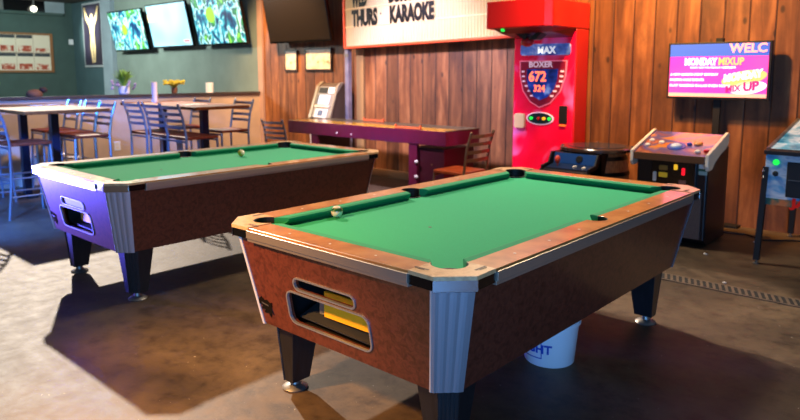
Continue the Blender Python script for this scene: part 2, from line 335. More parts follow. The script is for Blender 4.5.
# ------------------------------------------------------------------ pool tables
HW, HL, TZ = .651, 1.156, .784
def arc(cx, cy, r, a0, a1, n=12):
    return [(cx+r*math.cos(math.radians(a0+(a1-a0)*k/n)), cy+r*math.sin(math.radians(a0+(a1-a0)*k/n))) for k in range(n+1)]
def mirror(pts, sx, sy):
    q = [(p[0]*sx, p[1]*sy) for p in pts]
    return q if sx*sy > 0 else q[::-1]
def pool_table(label, loc, rz=0, slot_plate=False):
    t = thing('pool_table', label, 'pool table', loc, rz, None)
    # cloth bed with bitten corners and side notches
    P = []
    q = [(.535, 0.058)] + [(.535, .935)] + arc(.505, 1.01, .062, -62, -208, 10) + [(0, 1.04)]
    q1 = arc(.562, 0, .06, 180, 116, 6) + [(.535, .94)] + arc(.505, 1.01, .062, -62, -208, 10)
    bed = q1 + [(-x, y) for x, y in q1[::-1]]
    bed = bed[:-1] + [(-x, -y) for x, y in q1] [0:0]
    right_up = q1; left_up = [(-x, y) for x, y in q1[::-1]]; left_dn = [(-x, -y) for x, y in q1]; right_dn = [(x, -y) for x, y in q1[::-1]]
    bed = right_up + left_up[:-1] + left_dn + right_dn[:-1]
    MB().prism(bed, .70, .744).build('cloth_bed', M['cloth'], t)
    # long wooden rails with a side pocket notch
    for s in (1, -1):
        out = [(.535, -.95), (HW, -.95), (HW, .95), (.535, .95)] + [(.535, .052)] + arc(.548, 0, .055, 103, -103, 12)[0:] + [(.535, -.052)]
        out = mirror(out, s, 1)
        MB().prism(out, .748, TZ).build('long_rail', M['oak'], t, bevel=.003)
        out = [(-.45, 1.04), (.45, 1.04), (.45, HL), (-.45, HL)]
        MB().prism(mirror(out, 1, s), .748, TZ).build('end_rail', M['oak'], t, bevel=.003)
        # metal edge strips
        MB().box(s*HW-.006 if s > 0 else -HW-.012, s*HW+.012 if s > 0 else -HW+.006, -.95, .95, .742, .776).box(
            s*HW-.02 if s > 0 else -HW-.006, s*HW+.006 if s > 0 else -HW+.02, -.95, .95, .728, .744).build('edge_strip', M['strip'], t, bevel=.002)
        ya, yb = (HL-.006, HL+.012) if s > 0 else (-HL-.012, -HL+.006)
        yc, yd = (HL-.02, HL+.006) if s > 0 else (-HL-.006, -HL+.02)
        MB().box(-.45, .45, ya, yb, .742, .776).box(-.45, .45, yc, yd, .728, .744).build('edge_strip', M['strip'], t, bevel=.002)
    # castings
    for sx in (1, -1):
        for sy in (1, -1):
            c = [(.535, .952)] + [(HW+.004, .952), (HW+.008, 1.064), (.559, HL+.008), (.448, HL+.004), (.448, 1.042)] + arc(.505, 1.01, .066, 152, -60, 14)
            cb = MB().prism(mirror(c, sx, sy), .773, TZ+.003).build('corner_casting', M['cast'], t, bevel=.004)
            b = MB()
            ch = [(HW-.002, .955), (HW+.008, 1.062), (.557, HL+.008), (.452, HL-.002), (.452, HL-.03), (.545, HL-.03), (HW-.03, 1.05), (HW-.03, .955)]
            b.prism(mirror([(HW-.03,.955),(HW+.003,.955),(HW+.006,1.055),(HW-.03,1.055)], sx, sy), .738, .773)
            b.build('casting_skirt', M['blackgloss'], cb); b = MB()
            b.prism(mirror([(.452,HL-.03),(.55,HL-.03),(.55,HL+.006),(.452,HL+.003)], sx, sy), .738, .773)
            b.build('casting_skirt', M['blackgloss'], cb)
            MB().prism(mirror([(HW-.03,1.055),(HW+.009,1.058),(.556,HL+.009),(.55,HL-.03)], sx, sy), .733, .774).build('chrome_band', M['chrome'], cb, bevel=.002)
            for (tx, ty, rt) in ((.615, .985, 90), (.47, 1.115, 0)):
                rot = rt if (sx*sy < 0 or rt == 0) else rt
                mx = Matrix.Translation((tx*sx, ty*sy, TZ+.0035)) @ Matrix.Rotation(math.radians(rt if sx > 0 else -rt), 4, 'Z') @ Matrix.Rotation(0 if sy < 0 else PI, 4, 'Z')
                MB().box(-.03, .03, -.004, .004, 0, .0006, mx).box(-.02, .02, -.012, -.009, 0, .0006, mx).build('printed_mark', M['castink'], cb)
            al = arc(.505, 1.01, .0655, 152, -60, 14); ar_ = arc(.505, 1.01, .0625, -60, 152, 14)
            MB().prism(mirror(al+ar_, sx, sy), .72, TZ+.001).build('pocket_liner', M['black'], t)
            MB().lathe([(.064, -.13), (.064, 0), (.058, 0), (.058, -.12)], (.505*sx, 1.01*sy, .752), 20).build('pocket', M['black'], t)
    for s in (1, -1):
        MB().prism(mirror(arc(.548,0,.0545,103,-103,12)+arc(.548,0,.0515,-103,103,12), s, 1), .72, TZ-.001).build('pocket_liner', M['black'], t)
        MB().lathe([(.056, -.12), (.056, 0), (.050, 0), (.050, -.11)], (.552*s, 0, .748), 20).build('pocket', M['black'], t)
    # cushions
    def cushion(a, b, axis, s):
        # a..b along the axis, back at rail, nose .05 inward
        e = .045; e0 = e if abs(a) > .2 else .02; e1 = e if abs(b) > .2 else .02
        if axis == 'y':
            bot = [(.537*s, a), (.507*s, a+e0*.5), (.507*s, b-e1*.5), (.537*s, b)]
            mid = [(.537*s, a), (.487*s, a+e0), (.487*s, b-e1), (.537*s, b)]
            rings = [[(*p, .745) for p in bot], [(*p, .770) for p in mid], [(*p, .778) for p in mid], [(*p, TZ-.001) for p in [(.537*s,a),(.50*s,a+e0*.8),(.50*s,b-e1*.8),(.537*s,b)]]]
        else:
            bot = [(a, 1.042*s), (a+e*.5, 1.012*s), (b-e*.5, 1.012*s), (b, 1.042*s)]
            mid = [(a, 1.042*s), (a+e, .992*s), (b-e, .992*s), (b, 1.042*s)]
            rings = [[(*p, .745) for p in bot], [(*p, .770) for p in mid], [(*p, .778) for p in mid], [(*p, TZ-.001) for p in [(a,1.042*s),(a+e*.8,1.005*s),(b-e*.8,1.005*s),(b,1.042*s)]]]
        MB().loft(rings).build('cushion', M['cushion'], t, smooth=False)
    for s in (1, -1):
        cushion(.055, .955, 'y', s); cushion(-.955, -.055, 'y', s); cushion(-.452, .452, 'x', s)
    # diamonds
    for s in (1, -1):
        for k in (1,2,3,5,6,7):
            y = -.99 + 1.98*k/8
            MB().lathe([(.006, 0), (.006, .0008)], (.595*s, y, TZ+.0002), 8).build('rail_sight', M['cream'], t)
        for k in (1,2,3):
            MB().lathe([(.005, 0), (.005, .0008)], (-.485+.97*k/4, 1.1*s, TZ+.0002), 8).build('rail_sight', M['cream'], t)
    # spot on the cloth
    MB().lathe([(.009, 0), (.009, .0006)], (0, -.50, .7442), 14).build('foot_spot', mat('spot sticker', (60,80,60), .7), t)
    # cabinet: tapered octagon
    zt, zb = .732, .34
    wt, lt, wb, lb = .632, 1.138, .551, 1.066
    ct, cbm = .092, .070
    def panel(p00, p10, p11, p01, th, name, m, inward):
        n = Vector(inward)*th
        MB().loft([[Vector(p) for p in (p00, p10, p11, p01)], [Vector(p)+n for p in (p00, p10, p11, p01)]]).build(name, m, t)
    for s in (1, -1):
        panel((s*wb, -lb+cbm, zb), (s*wb, lb-cbm, zb), (s*wt, lt-ct, zt), (s*wt, -lt+ct, zt), .02, 'side_panel', M['burl'], (-s, 0, 0))
    panel((-wb+cbm, lb, zb), (wb-cbm, lb, zb), (wt-ct, lt, zt), (-wt+ct, lt, zt), .02, 'end_panel', M['burl'], (0, -1, 0))
    def fm(u, v, d):   # v = z above the cabinet's bottom edge
        k = v/(zt-zb); return (u, -(lb+(lt-lb)*k)+d, zb+v)
    slot = rrect(-.205, .145, .222, .272, .024); big = rrect(-.268, .205, .062, .203, .035)
    holed('end_panel', [(-wb+cbm, 0), (wb-cbm, 0), (wt-ct, zt-zb), (-wt+ct, zt-zb)], [slot, big], fm, .02, M['burl'], t)
    for (a, b, c_, d_, r) in ((-.205,.145,.222,.272,.024), (-.268,.205,.062,.203,.035)):
        holed('opening_frame', rrect(a-.005, b+.005, c_-.005, d_+.005, r+.005), [rrect(a+.002, b-.002, c_+.002, d_-.002, r-.002)],
              lambda u, v, d: fm(u, v, d-.006), .012, M['alu'], t)
    # inside the openings
    MB().box(-.33, .26, -1.03, -.78, .375, .385).box(-.33, -.32, -1.03, -.78, .385, .60).box(.25, .26, -1.03, -.78, .385, .60).box(-.33, .26, -.79, -.78, .385, .6).build('ball_box', M['black'], t)
    mx = Matrix.Translation((0, 0, 0))
    tr = MB(); tr.loft([[(-.26,-1.04,.412),(.24,-1.04,.400),(.24,-.84,.47),(-.26,-.84,.482)], [(-.26,-1.04,.417),(.24,-1.04,.405),(.24,-.84,.475),(-.26,-.84,.487)]]).build('ball_ramp', mat('dark ramp', (42,42,42), .5), t)
    tr = MB(); tr.box(-.13, .245, -1.02, -1.01, .44, .548).box(-.13,.245,-1.025,-1.01,.50,.506).build('tray_board', M['yellow'], t)
    MB().box(-.17, -.145, -1.01, -.97, .44, .52).build('tray_latch', M['steel'], t)
    if slot_plate: MB().loft([[Vector(fm(u, v, .006)) for u, v in rrect(-.17,.142,.224,.270,.02)], [Vector(fm(u, v, .014)) for u, v in rrect(-.17,.142,.224,.270,.02)]]).build('slot_plate', M['white'], t)
    # emblem: spread bird
    bird0 = [(-.475,.11),(-.455,.125),(-.44,.112),(-.425,.118),(-.41,.108),(-.395,.112),(-.40,.085),(-.392,.06),(-.405,.068),(-.412,.045),(-.425,.062),(-.45,.058),(-.44,.075),(-.465,.07),(-.455,.088),(-.475,.09)]
    bird = [(-.43+(u+.43)*1.15, .085+(v-.085)*1.1) for u, v in bird0]
    MB().loft([[Vector(fm(u, v, -.001)) for u, v in bird], [Vector(fm(u, v, -.004)) for u, v in bird]]).build('emblem', M['blackgloss'], t)
    MB().loft([[Vector(fm(u, v, -.0045)) for u, v in q] for q in ([(-.46,.104),(-.415,.098),(-.415,.092),(-.46,.098)],)]*1+[[Vector(fm(u, v, -.005)) for u, v in [(-.46,.104),(-.415,.098),(-.415,.092),(-.46,.098)]]]).build('emblem_mark', M['steel'], t)
    # aluminium corner posts with ribs
    for sx in (1, -1):
        for sy in (1, -1):
            b = MB()
            e = .006
            A = Vector((sx*(wb+e), sy*(lb-cbm-.004), zb-.004)); B = Vector((sx*(wb-cbm-.004), sy*(lb+e), zb-.004))
            A2 = Vector((sx*(wt+e), sy*(lt-ct-.004), zt)); B2 = Vector((sx*(wt-ct-.004), sy*(lt+e), zt))
            nrm = Vector((sx, sy, 0)).normalized()
            bot, top = [], []
            for k in range(13):
                f = k/12; off = nrm*(.0022 if k % 3 == 1 else .004)
                if k in (0, 12): off = nrm*0
                bot.append(A.lerp(B, f)+off); top.append(A2.lerp(B2, f)+off)
            cin = Vector((sx*(wb-.05), sy*(lb-.05), zb-.004)); cin2 = Vector((sx*(wt-.05), sy*(lt-.05), zt))
            cpo = b.loft([bot+[cin], top+[cin2]]).build('corner_post', M['alu'], t)
            g1 = MB(); u0 = Vector((sx*(wb-cbm-.013), sy*(lb+.004), zb-.004)); u1 = Vector((sx*(wb-cbm-.004), sy*(lb+.0075), zb-.004)); w0 = Vector((sx*(wt-ct-.013), sy*(lt+.004), zt)); w1 = Vector((sx*(wt-ct-.004), sy*(lt+.0075), zt)); dd = Vector((0,-sy*.012,0))
            g1.loft([[u0, u1, u1+dd, u0+dd], [w0, w1, w1+dd, w0+dd]]).build('corner_edge', M['ivory'], cpo)
    MB().prism([(x*sx_, y*sy_) for sx_, sy_, q_ in ((1,1,1),(-1,1,-1),(-1,-1,1),(1,-1,-1)) for x, y in ([(wb-.01,lb-cbm-.01),(wb-cbm-.01,lb-.01)][::q_])], .342, .355).build('bottom_board', M['black'], t)
    # legs
    for sx in (1, -1):
        for sy in (1, -1):
            def ring(a0, a1, b0, b1, c, z):
                q = [(a0,b0),(a1,b0),(a1,b1-c),(a1-c,b1),(a0,b1)]
                return [(sx*x, sy*y, z) for x, y in q]
            lg = MB().loft([ring(.39,.490,.885,.985,.045,.050), ring(.352,.515,.845,1.010,.055,.345)]).build('leg', M['legblack'], t, bevel=.003)
            rb = MB()
            for k in range(5):
                f = .08+.21*k; g_ = f+.12
                p = lambda f, z, a1, b1, c, e: (sx*(a1-c*f+e), sy*(b1-c+c*f+e), z)
                lo = (.490,.985,.045); hi = (.515,1.010,.055)
                rb.loft([[p(f,.052,*lo,0), p(g_,.052,*lo,0), p(g_,.34,*hi,0), p(f,.34,*hi,0)], [p(f,.052,*lo,.004), p(g_,.052,*lo,.004), p(g_,.34,*hi,.004), p(f,.34,*hi,.004)]])
            rb.build('ribbed_strip', M['legblack'], lg)
            MB().lathe([(.056, 0), (.059, .006), (.050, .014), (.025, .024), (.016, .055)], (sx*.44, sy*.932, 0), 20).build('leveler_foot', M['steel'], lg, smooth=True)
    return t
pool_table('near pool table with green cloth, brown burl sides and open ball return facing front', (-1.841, 2.745, 0))
pool_table('far left pool table with green cloth, its ball return end glowing violet blue', (-4.41, 2.835, 0), 0, True)

def ball(loc, m, label):
    o = MB().sphere((0,0,0), .0286, 24).build('pool_ball', m, smooth=True, loc=loc)
    return tag(o, label, 'ball', None)
bm_ = mat('green stripe ball', (230,225,190), .08, 0, .8)
tc = nn(bm_, 'ShaderNodeTexCoord'); sp = nn(bm_, 'ShaderNodeSeparateXYZ'); lk(bm_, tc.outputs['Object'], sp.inputs[0])
ab = nn(bm_, 'ShaderNodeMath', operation='ABSOLUTE'); sb = nn(bm_, 'ShaderNodeMath', operation='SUBTRACT'); sb.inputs[1].default_value = .012
lk(bm_, sp.outputs['Z'], sb.inputs[0]); lk(bm_, sb.outputs[0], ab.inputs[0])
rp = ramp(bm_, ab.outputs[0], [(0,(10,90,40)),(.0075,(10,90,40)),(.0085,(235,228,195))]); lk(bm_, rp.outputs[0], bsdf(bm_).inputs['Base Color'])
ball((-2.298, 2.10, .7735), bm_, 'cream and green striped ball on the near table')
ball((-4.62, 3.16, .7735), noise_mat('yellow cream ball', [(.4,(238,225,190)),(.6,(240,190,50))], 14, (1,1,1), .08, .8, 0), 'pale yellow and white ball on the far table')

# bucket under the near table
bk = thing('plastic_bucket', 'white plastic bucket with blue lettering on the floor under the near pool table', 'bucket', (-1.57, 2.87, 0))
MB().lathe([(.118, 0), (.122, .004), (.141, .20), (.150, .205), (.150, .222), (.143, .226), (.146, .262), (.156, .268), (.158, .29), (.150, .293), (.141, .288), (.137, .22), (.116, .012)], n=40).build('body', M['white'], bk, smooth=True)
lb_m = mat('blue print', (30,70,170), .5)
def wrap_text(s, size, z, a0, parent):
    o = text('lettering', s, size, lb_m, parent, Matrix.Identity(4), .0008, 1, 'LEFT', .002)
    for v in o.data.vertices:
        x, y, d = v.co; a = a0 + x/.135; r = .1235+.0965*(z+y)+d+.001
        v.co = (r*math.cos(a), r*math.sin(a), z+y)
    return o
aa = math.atan2(-2.87, 1.57)-.40   # direction of the room's front
wrap_text('BRIGHT', .062, .075, aa-1.12, bk)
lm = MB()
for (a0, a1, z0, z1) in ((-1.25,.10,.045,.049),(-1.25,.10,.165,.169),(.085,.115,.045,.169)):
    n = max(2, int((a1-a0)/.08))
    ring0 = []; 
    for k in range(n):
        p = aa+a0+(a1-a0)*k/n; q = aa+a0+(a1-a0)*(k+1)/n
        f = lambda a, z, e: Vector(((.1205+.0965*z+e)*math.cos(a), (.1205+.0965*z+e)*math.sin(a), z))
        lm.loft([[f(p,z0,.003), f(q,z0,.003), f(q,z1,.003), f(p,z1,.003)], [f(p,z0,.005), f(q,z0,.005), f(q,z1,.005), f(p,z1,.005)]])
lm.build('label_border', lb_m, bk)

# ------------------------------------------------------------------ floor drain, cord, scraps
dr = thing('floor_drain', 'long slotted dark metal drain set in the floor before the arcade machines', 'drain', (-1.6, 4.62, 0))
MB().box(-3.2, 2.6, -.07, .07, .0008, .0056).build('channel', mat('drain void', (5,5,5), .8), dr)
b = MB().box(-3.2, 2.6, -.078, -.062, .001, .006).box(-3.2, 2.6, .062, .078, .001, .006)
for k in range(145):
    x = -3.2 + k*.04
    mxx = Matrix.Translation((x, 0, 0)) @ Matrix.Rotation(.35, 4, 'Z')
    b.box(0, .017, -.065, .065, .001, .006, mxx)
b.build('grating', noise_mat('dirty iron', [(.3,(84,70,56)),(.7,(108,90,72))], 14, rough=.5), dr)
cord = MB().tube([(-1.75, 6.25, .012), (-1.55, 6.32, .008), (-1.38, 6.2, .008), (-1.2, 6.35, .008), (-.9, 6.45, .008), (-.5, 6.4, .008)], .007).build('power_cord', M['black'], smooth=True)
tag(cord, 'black power cord lying along the foot of the board wall beside the arcade machine', 'cord')
scr = mat('paper scrap', (215,205,190), .9)
for i, (x, y, s_, lab) in enumerate(((-1.62,5.43,.025,'white scrap of paper at the foot of the pedestal arcade'),(-1.28,4.75,.02,'small pale scrap on the floor between the drain and the pinball leg'),
        (-1.42,6.1,.022,'white scrap by the cord behind the arcade machine'),(-1.9,3.95,.02,'little scrap beside the far right leg of the near table'),(-1.02,6.2,.03,'crumpled pale litter under the pinball machine by the wall'))):
    m_ = MB(); pts = [(random.uniform(.6,1)*s_*math.cos(a), random.uniform(.5,1)*s_*.7*math.sin(a)) for a in [2*PI*k/7 for k in range(7)]]
    m_.loft([[(*p, .001) for p in pts], [(p[0]*.8, p[1]*.8, random.uniform(.004,.012)) for p in pts]])
    tag(m_.build('paper_scrap', scr, loc=(x, y, 0)), lab, 'litter')

# ------------------------------------------------------------------ hanging letter sign
sg = thing('letter_sign', 'lit cream letter board sign in an orange frame on the board wall', 'sign', (-5.45, 6.5, 1.80))
sg.rotation_euler = (0, -math.radians(1.2), 0)
SW, SHh = 1.43, .84
fr_m = mat('orange red frame', (232,80,40), .4, 0, .3)
MB().box(-SW, SW, -.05, .10, 0, .03).box(-SW, SW, -.05, .10, SHh-.03, SHh).box(-SW, -SW+.035, -.05, .10, .03, SHh-.03).box(SW-.035, SW, -.05, .10, .03, SHh-.03).build('frame', fr_m, sg, bevel=.004)
MB().box(-SW+.03, SW-.03, .03, .09, .02, SHh-.02).build('back_box', M['cream'], sg)
sm = mat('lit cream panel', (186,164,126), .5, emit=(255,206,140), estr=.26)
b = MB()
pts = []
n = 62; w = (2*SW-.07)/n
for k in range(n):
    x = -SW+.035+k*w
    pts += [(x, -.02), (x+w*.12, -.034), (x+w*.5, -.024), (x+w*.88, -.034)]
pts += [(SW-.035, -.02), (SW-.035, 0), (-SW+.035, 0)]
b.prism(pts, .03, SHh-.03); b.build('ribbed_panel', sm, sg)
tr_m = mat('clear letter track', (236,206,160), .3, emit=(255,190,120), estr=.4)
for z in (.285, .295, .53, .54, .80): MB().box(-SW+.035, SW-.035, -.038, -.033, z, z+.006).build('letter_track', tr_m, sg)
ink = mat('black plastic letters', (18,14,14), .4)
for s, x, w_, z, h_ in (('THURS', -1.26, .49, .285, .235), ('-', -.72, .025, .42, .022), ('KARAOKE', -.545, .75, .285, .235), ('WED', -1.26, .30, .55, .235), ('-', -.76, .025, .67, .022), ('BURGERS', -.56, .68, .55, .235)):
    fit_text('letters', s, w_, h_, ink, sg, x, -.038, z, .055 if len(s) > 1 else .03)
# steel post under its left end
po = thing('steel_post', 'grey steel post standing on the floor below the left end of the lit sign', 'post', (-6.86, 6.52, 0))
MB().box(-.035, .035, -.035, .035, .008, 1.765).build('shaft', noise_mat('lavender grey steel', [(.3,(120,118,140)),(.7,(158,156,176))], 8, rough=.4, metal=.4), po, bevel=.004)
MB().box(-.08, .08, -.08, .08, 0, .008).box(-.04,.04,-.04,-.035,1.66,1.70).build('base_plate', M['steel'], po)
tag(MB().box(-6.80, -6.66, YW-.03, YW, 0, 2.62).build('trim_7', mat('tan batten', (150,116,72), .7)), kind='structure')

# ------------------------------------------------------------------ boxing machine
bx = thing('boxing_machine', 'tall glossy red boxing arcade machine with shield score screen against the board wall', 'arcade machine', (-3.63, 6.33, 0))
bodym = noise_mat('magenta lacquer with painted sheen', [(.3,(214,4,44)),(.55,(226,6,62)),(.70,(222,110,190))], 2.2, (1,1,1), .22, .7, 2, emit=.22, dist=.8)  # lilac highlights mixed into the lacquer colour, emission lifts the panel
MB().box(-.375, .375, 0, .27, .0, 1.884).build('body', M['red'], bx, bevel=.01)
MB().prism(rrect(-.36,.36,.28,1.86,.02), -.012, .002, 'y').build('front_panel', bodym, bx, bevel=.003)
MB().box(-.38,.38,-.55,.27,0,.09).build('base', M['red'], bx, bevel=.01)
hd = [(-.45,-.34),(-.38,-.54),(.30,-.54),(.375,-.50),(.375,.28),(-.375,.28),(-.375,.0),(-.45,-.06)]
MB().prism(hd, 1.885, 2.16).build('head', M['red'], bx, bevel=.012)
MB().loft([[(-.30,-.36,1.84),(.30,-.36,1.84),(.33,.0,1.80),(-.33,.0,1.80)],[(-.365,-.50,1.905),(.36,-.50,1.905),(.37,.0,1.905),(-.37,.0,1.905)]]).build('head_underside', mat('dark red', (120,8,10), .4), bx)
MB().loft([[(.14,-.36,1.87),(-.0,-.36,1.77),(-.0,-.22,1.77),(.14,-.22,1.87)],[(.20,-.36,1.87),(.10,-.36,1.77),(.10,-.22,1.77),(.20,-.22,1.87)]]).build('punch_hinge', M['black'], bx, bevel=.01)
MB().loft([[(-.20,-.33,1.86),(-.04,-.33,1.77),(-.04,-.22,1.77),(-.20,-.22,1.86)],[(-.12,-.33,1.86),(-.01,-.33,1.84),(-.01,-.22,1.84),(-.12,-.22,1.86)]]).build('hinge_arm', M['black'], bx)
MB().sphere((-.04,-.28,1.75), .06, 16, (1.2,.9,.8)).build('punch_pad', mat('red leather', (190,20,30), .4), bx, smooth=True)
MB().lathe([(.02,0),(.02,.03),(.012,.035)], (-.24,-.44,1.86), 14, None).build('lamp_button', M['green_led'], bx)
marq = noise_mat('blue marquee print', [(.3,(30,50,130)),(.55,(90,120,200)),(.75,(220,220,250))], 9, (1,1,1), .3, .4, 3, emit=.35)
MB().prism(rrect(-.28,.32,1.62,1.74,.03), -.022, -.010, 'y').build('marquee', marq, bx)
text('marquee_lettering', 'MAX', .10, mat('white print', (250,250,255), .4, emit=(255,255,255), estr=.6), bx, facing(-.07,-.023,1.64), .002, 1.0, bold=.003)
sh = [(-.285,1.565),(.285,1.565),(.275,1.40),(.22,1.24),(.10,1.11),(-.03,1.06),(-.15,1.12),(-.24,1.24),(-.28,1.40)]
shs = lambda k, c=1.33: [(x*k, c+(z-c)*k) for x, z in sh]
MB().prism(shs(1.0), -.024, -.011, 'y').build('shield_border', mat('pink border', (235,120,150), .3, emit=(255,120,150), estr=.35), bx)
MB().prism(shs(.95), -.030, -.022, 'y').build('shield_plate', mat('dark red plate', (120,14,40), .3, emit=(160,20,60), estr=.25), bx)
MB().prism(shs(.66,1.30), -.036, -.028, 'y').build('score_screen', noise_mat('blue score glass', [(.35,(12,16,60)),(.6,(30,60,160)),(.8,(170,200,250))], 7, (1,1,1), .15, .5, 2, emit=.6), bx)
wt_m = mat('pale shield print', (230,200,215), .4, emit=(240,200,220), estr=.5)
text('shield_lettering', 'BOXER', .085, wt_m, bx, facing(-.165,-.032,1.495), .002, 1.05, bold=.002)
dg = mat('orange digits', (255,120,80), .4, emit=(255,110,70), estr=2.2)
text('score_digits', '672', .15, dg, bx, facing(-.16,-.038,1.345), .002, .95, bold=.003)
text('score_digits', '324', .10, dg, bx, facing(-.10,-.038,1.235), .002, .95, bold=.002)
for k in range(6):
    z = 1.44-.052*k; xx = .245-.006*k-max(0,k-2)*.028
    MB().box(xx-.03, xx+.012, -.034, -.030, z, z+.02).build('rank_mark', wt_m, bx)
    MB().box(-xx-.008, -xx+.026, -.034, -.030, z, z+.016).build('rank_mark', wt_m, bx)
MB().prism(rrect(-.33,-.20,.83,.99,.03), -.05, -.012, 'y').build('coin_slot', mat('beige coin plate', (225,190,150), .4), bx, bevel=.006)
ov = [(-.02+.165*math.cos(2*PI*k/28), .945+.07*math.sin(2*PI*k/28)) for k in range(28)]
MB().prism(ov, -.022, -.012, 'y').build('button_plate_rim', wt_m, bx)
MB().prism([( -.02+(x+.02)*.9, .945+(z-.945)*.86) for x, z in ov], -.027, -.02, 'y').build('button_plate', mat('dark teal plate', (20,40,50), .3), bx)
for x, m_ in ((-.12, M['green_led']), (-.03, M['red']), (.035, mat('amber button', (240,180,30), .3, emit=(255,180,30), estr=.6)), (.10, M['green_led'])):
    MB().lathe([(.018,0),(.018,.014),(.012,.018)], n=14, mx=Matrix.Translation((x,-.027,.945)) @ Matrix.Rotation(PI/2,4,'X')).build('button', m_, bx)
MB().prism(rrect(.21,.30,.90,1.09,.012), -.03, -.012, 'y').build('card_reader', M['black'], bx, bevel=.003)
MB().prism(rrect(.215,.29,.875,.893,.006), -.03, -.012, 'y').build('reader_light', mat('orange strip', (240,120,50), .4, emit=(255,120,40), estr=.5), bx)

# ------------------------------------------------------------------ TV on stand
def screen_mat(name, emit_strength): return mat(name, (20,20,20), .3)
tv = thing('television', 'flat television on a black floor stand showing a pink and purple promotion', 'television', (-1.935, 6.5, 0))
MB().box(-.445, .445, 0, .05, 1.19, 1.715).build('housing', M['black'], tv, bevel=.004)
MB().box(-.425, .425, -.004, 0, 1.212, 1.698).build('screen', (lambda m: m)(noise_mat('magenta screen', [(.3,(170,50,200)),(.5,(236,60,190)),(.75,(245,80,180))], 1.6, (1,1,1), .4, 0, 1, emit=.8)), tv)
def em(name, c, s): return mat(name, c, .6, emit=c, estr=s)
MB().box(-.425, .425, -.006, -.004, 1.585, 1.698).build('blue_banner', em('blue screen banner', (50,90,190), 1.0), tv)
MB().box(-.425, .425, -.006, -.004, 1.212, 1.245).build('lower_band', em('peach screen band', (255,170,150), 1.0), tv)
tvw = em('white screen text', (255,240,235), 1.2); tvp = em('pink screen text', (255,160,160), 1.1); tvo = em('orange screen text', (255,180,110), 1.0); tvr = em('red screen text', (220,30,120), 1.0)
for st_, x, w_, z, h_, m_, bo in (('WELC', .10, .31, 1.612, .085, tvp, .03), ('MONDAY', -.285, .29, 1.502, .07, tvw, .05), ('MIXUP', .015, .215, 1.502, .07, tvo, .03), ('WHAT DO YOU REALLY REMEMBER', -.235, .40, 1.473, .017, tvw, .03),
        ('A NEW GAMING EVENT MONDAY', -.415, .435, 1.407, .023, tvw, .03), ('MASSIVE HOLE EVENTS', -.415, .31, 1.357, .023, tvw, .03), ('PLAY GAMING IN-LAB EVEN MORE', -.415, .54, 1.303, .024, tvw, .03)):
    fit_text('screen_text', st_, w_, h_, m_, tv, x, -.007, z, bo)
blob = lambda cx, cz, a, b_, rot, n=26: [(cx+a*math.cos(2*PI*k/n)*math.cos(rot)-b_*math.sin(2*PI*k/n)*math.sin(rot), cz+a*math.cos(2*PI*k/n)*math.sin(rot)+b_*math.sin(2*PI*k/n)*math.cos(rot)) for k in range(n)]
MB().prism(blob(.235,1.385,.19,.065,.2), -.0075, -.0055, 'y').build('logo_blob', tvo, tv)
MB().prism(blob(.27,1.30,.155,.055,.15), -.0075, -.0055, 'y').build('logo_blob', tvw, tv)
for st_, x, w_, z, h_, m_, bo, sl in (('MONDAY', .07, .32, 1.345, .075, tvw, .06, .16), ('MIX', .09, .13, 1.255, .06, tvr, .04, .12), ('UP', .235, .13, 1.265, .085, tvr, .05, .12)):
    o = fit_text('screen_text', st_, w_, h_, m_, tv, x, -.010, z, bo)
    for v in o.data.vertices: v.co.z += (v.co.x-x)*sl
MB().box(-.03,.03,.055,.09,.0,1.75).box(-.03,.03,.03,.055,1.3,1.75).build('stand_pole', M['black'], tv)
MB().box(-.25,.25,.02,.14,0,.02).build('stand_base', M['black'], tv)

# ------------------------------------------------------------------ pedestal arcade machine
ar = thing('arcade_cabinet', 'black pedestal arcade cabinet with colourful slanted control panel and ivory side trim', 'arcade machine', (-1.965, 5.53, 0))
MB().prism([(.02,.07),(.02,.72),(.46,.84),(.58,.80),(.58,.02),(.10,.02)], -.285, .285, 'x').build('body', mat('black vinyl', (15,15,19), .35), ar, bevel=.008)
MB().box(-.22,.26,.0,.02,.08,.47).build('speaker_panel', noise_mat('brown grille cloth', [(.3,(58,48,46)),(.7,(76,62,58))], 60, rough=.7), ar, bevel=.003)
art = noise_mat('sunset panel art', [(.30,(220,100,24)),(.42,(196,120,40)),(.50,(40,60,130)),(.57,(120,60,60)),(.66,(220,120,70)),(.8,(240,150,50))], 2.6, (1,1.6,1), .25, .5, 2, dist=.6)
MB().prism([(-.05,.735),(-.05,.765),(.42,.915),(.44,.905),(.44,.83),(.02,.735)], -.29, .29, 'x').build('control_panel', art, ar, bevel=.003)
MB().box(-.29,.29,-.06,-.045,.71,.77).build('front_lip', mat('brown lip', (96,62,36), .35, 0, .3), ar, bevel=.004)
wtr = mat('ivory plastic edge', (232,212,184), .4)
side = [(-.065,.69),(-.06,.785),(.43,.935),(.455,.925),(.45,.84),(.38,.80),(.24,.765),(.12,.715),(.04,.66),(-.04,.655)]
for s in (-1, 1):
    MB().prism(side, min(s*.292, s*.318), max(s*.292, s*.318), 'x').build('side_trim', wtr, ar, bevel=.004)
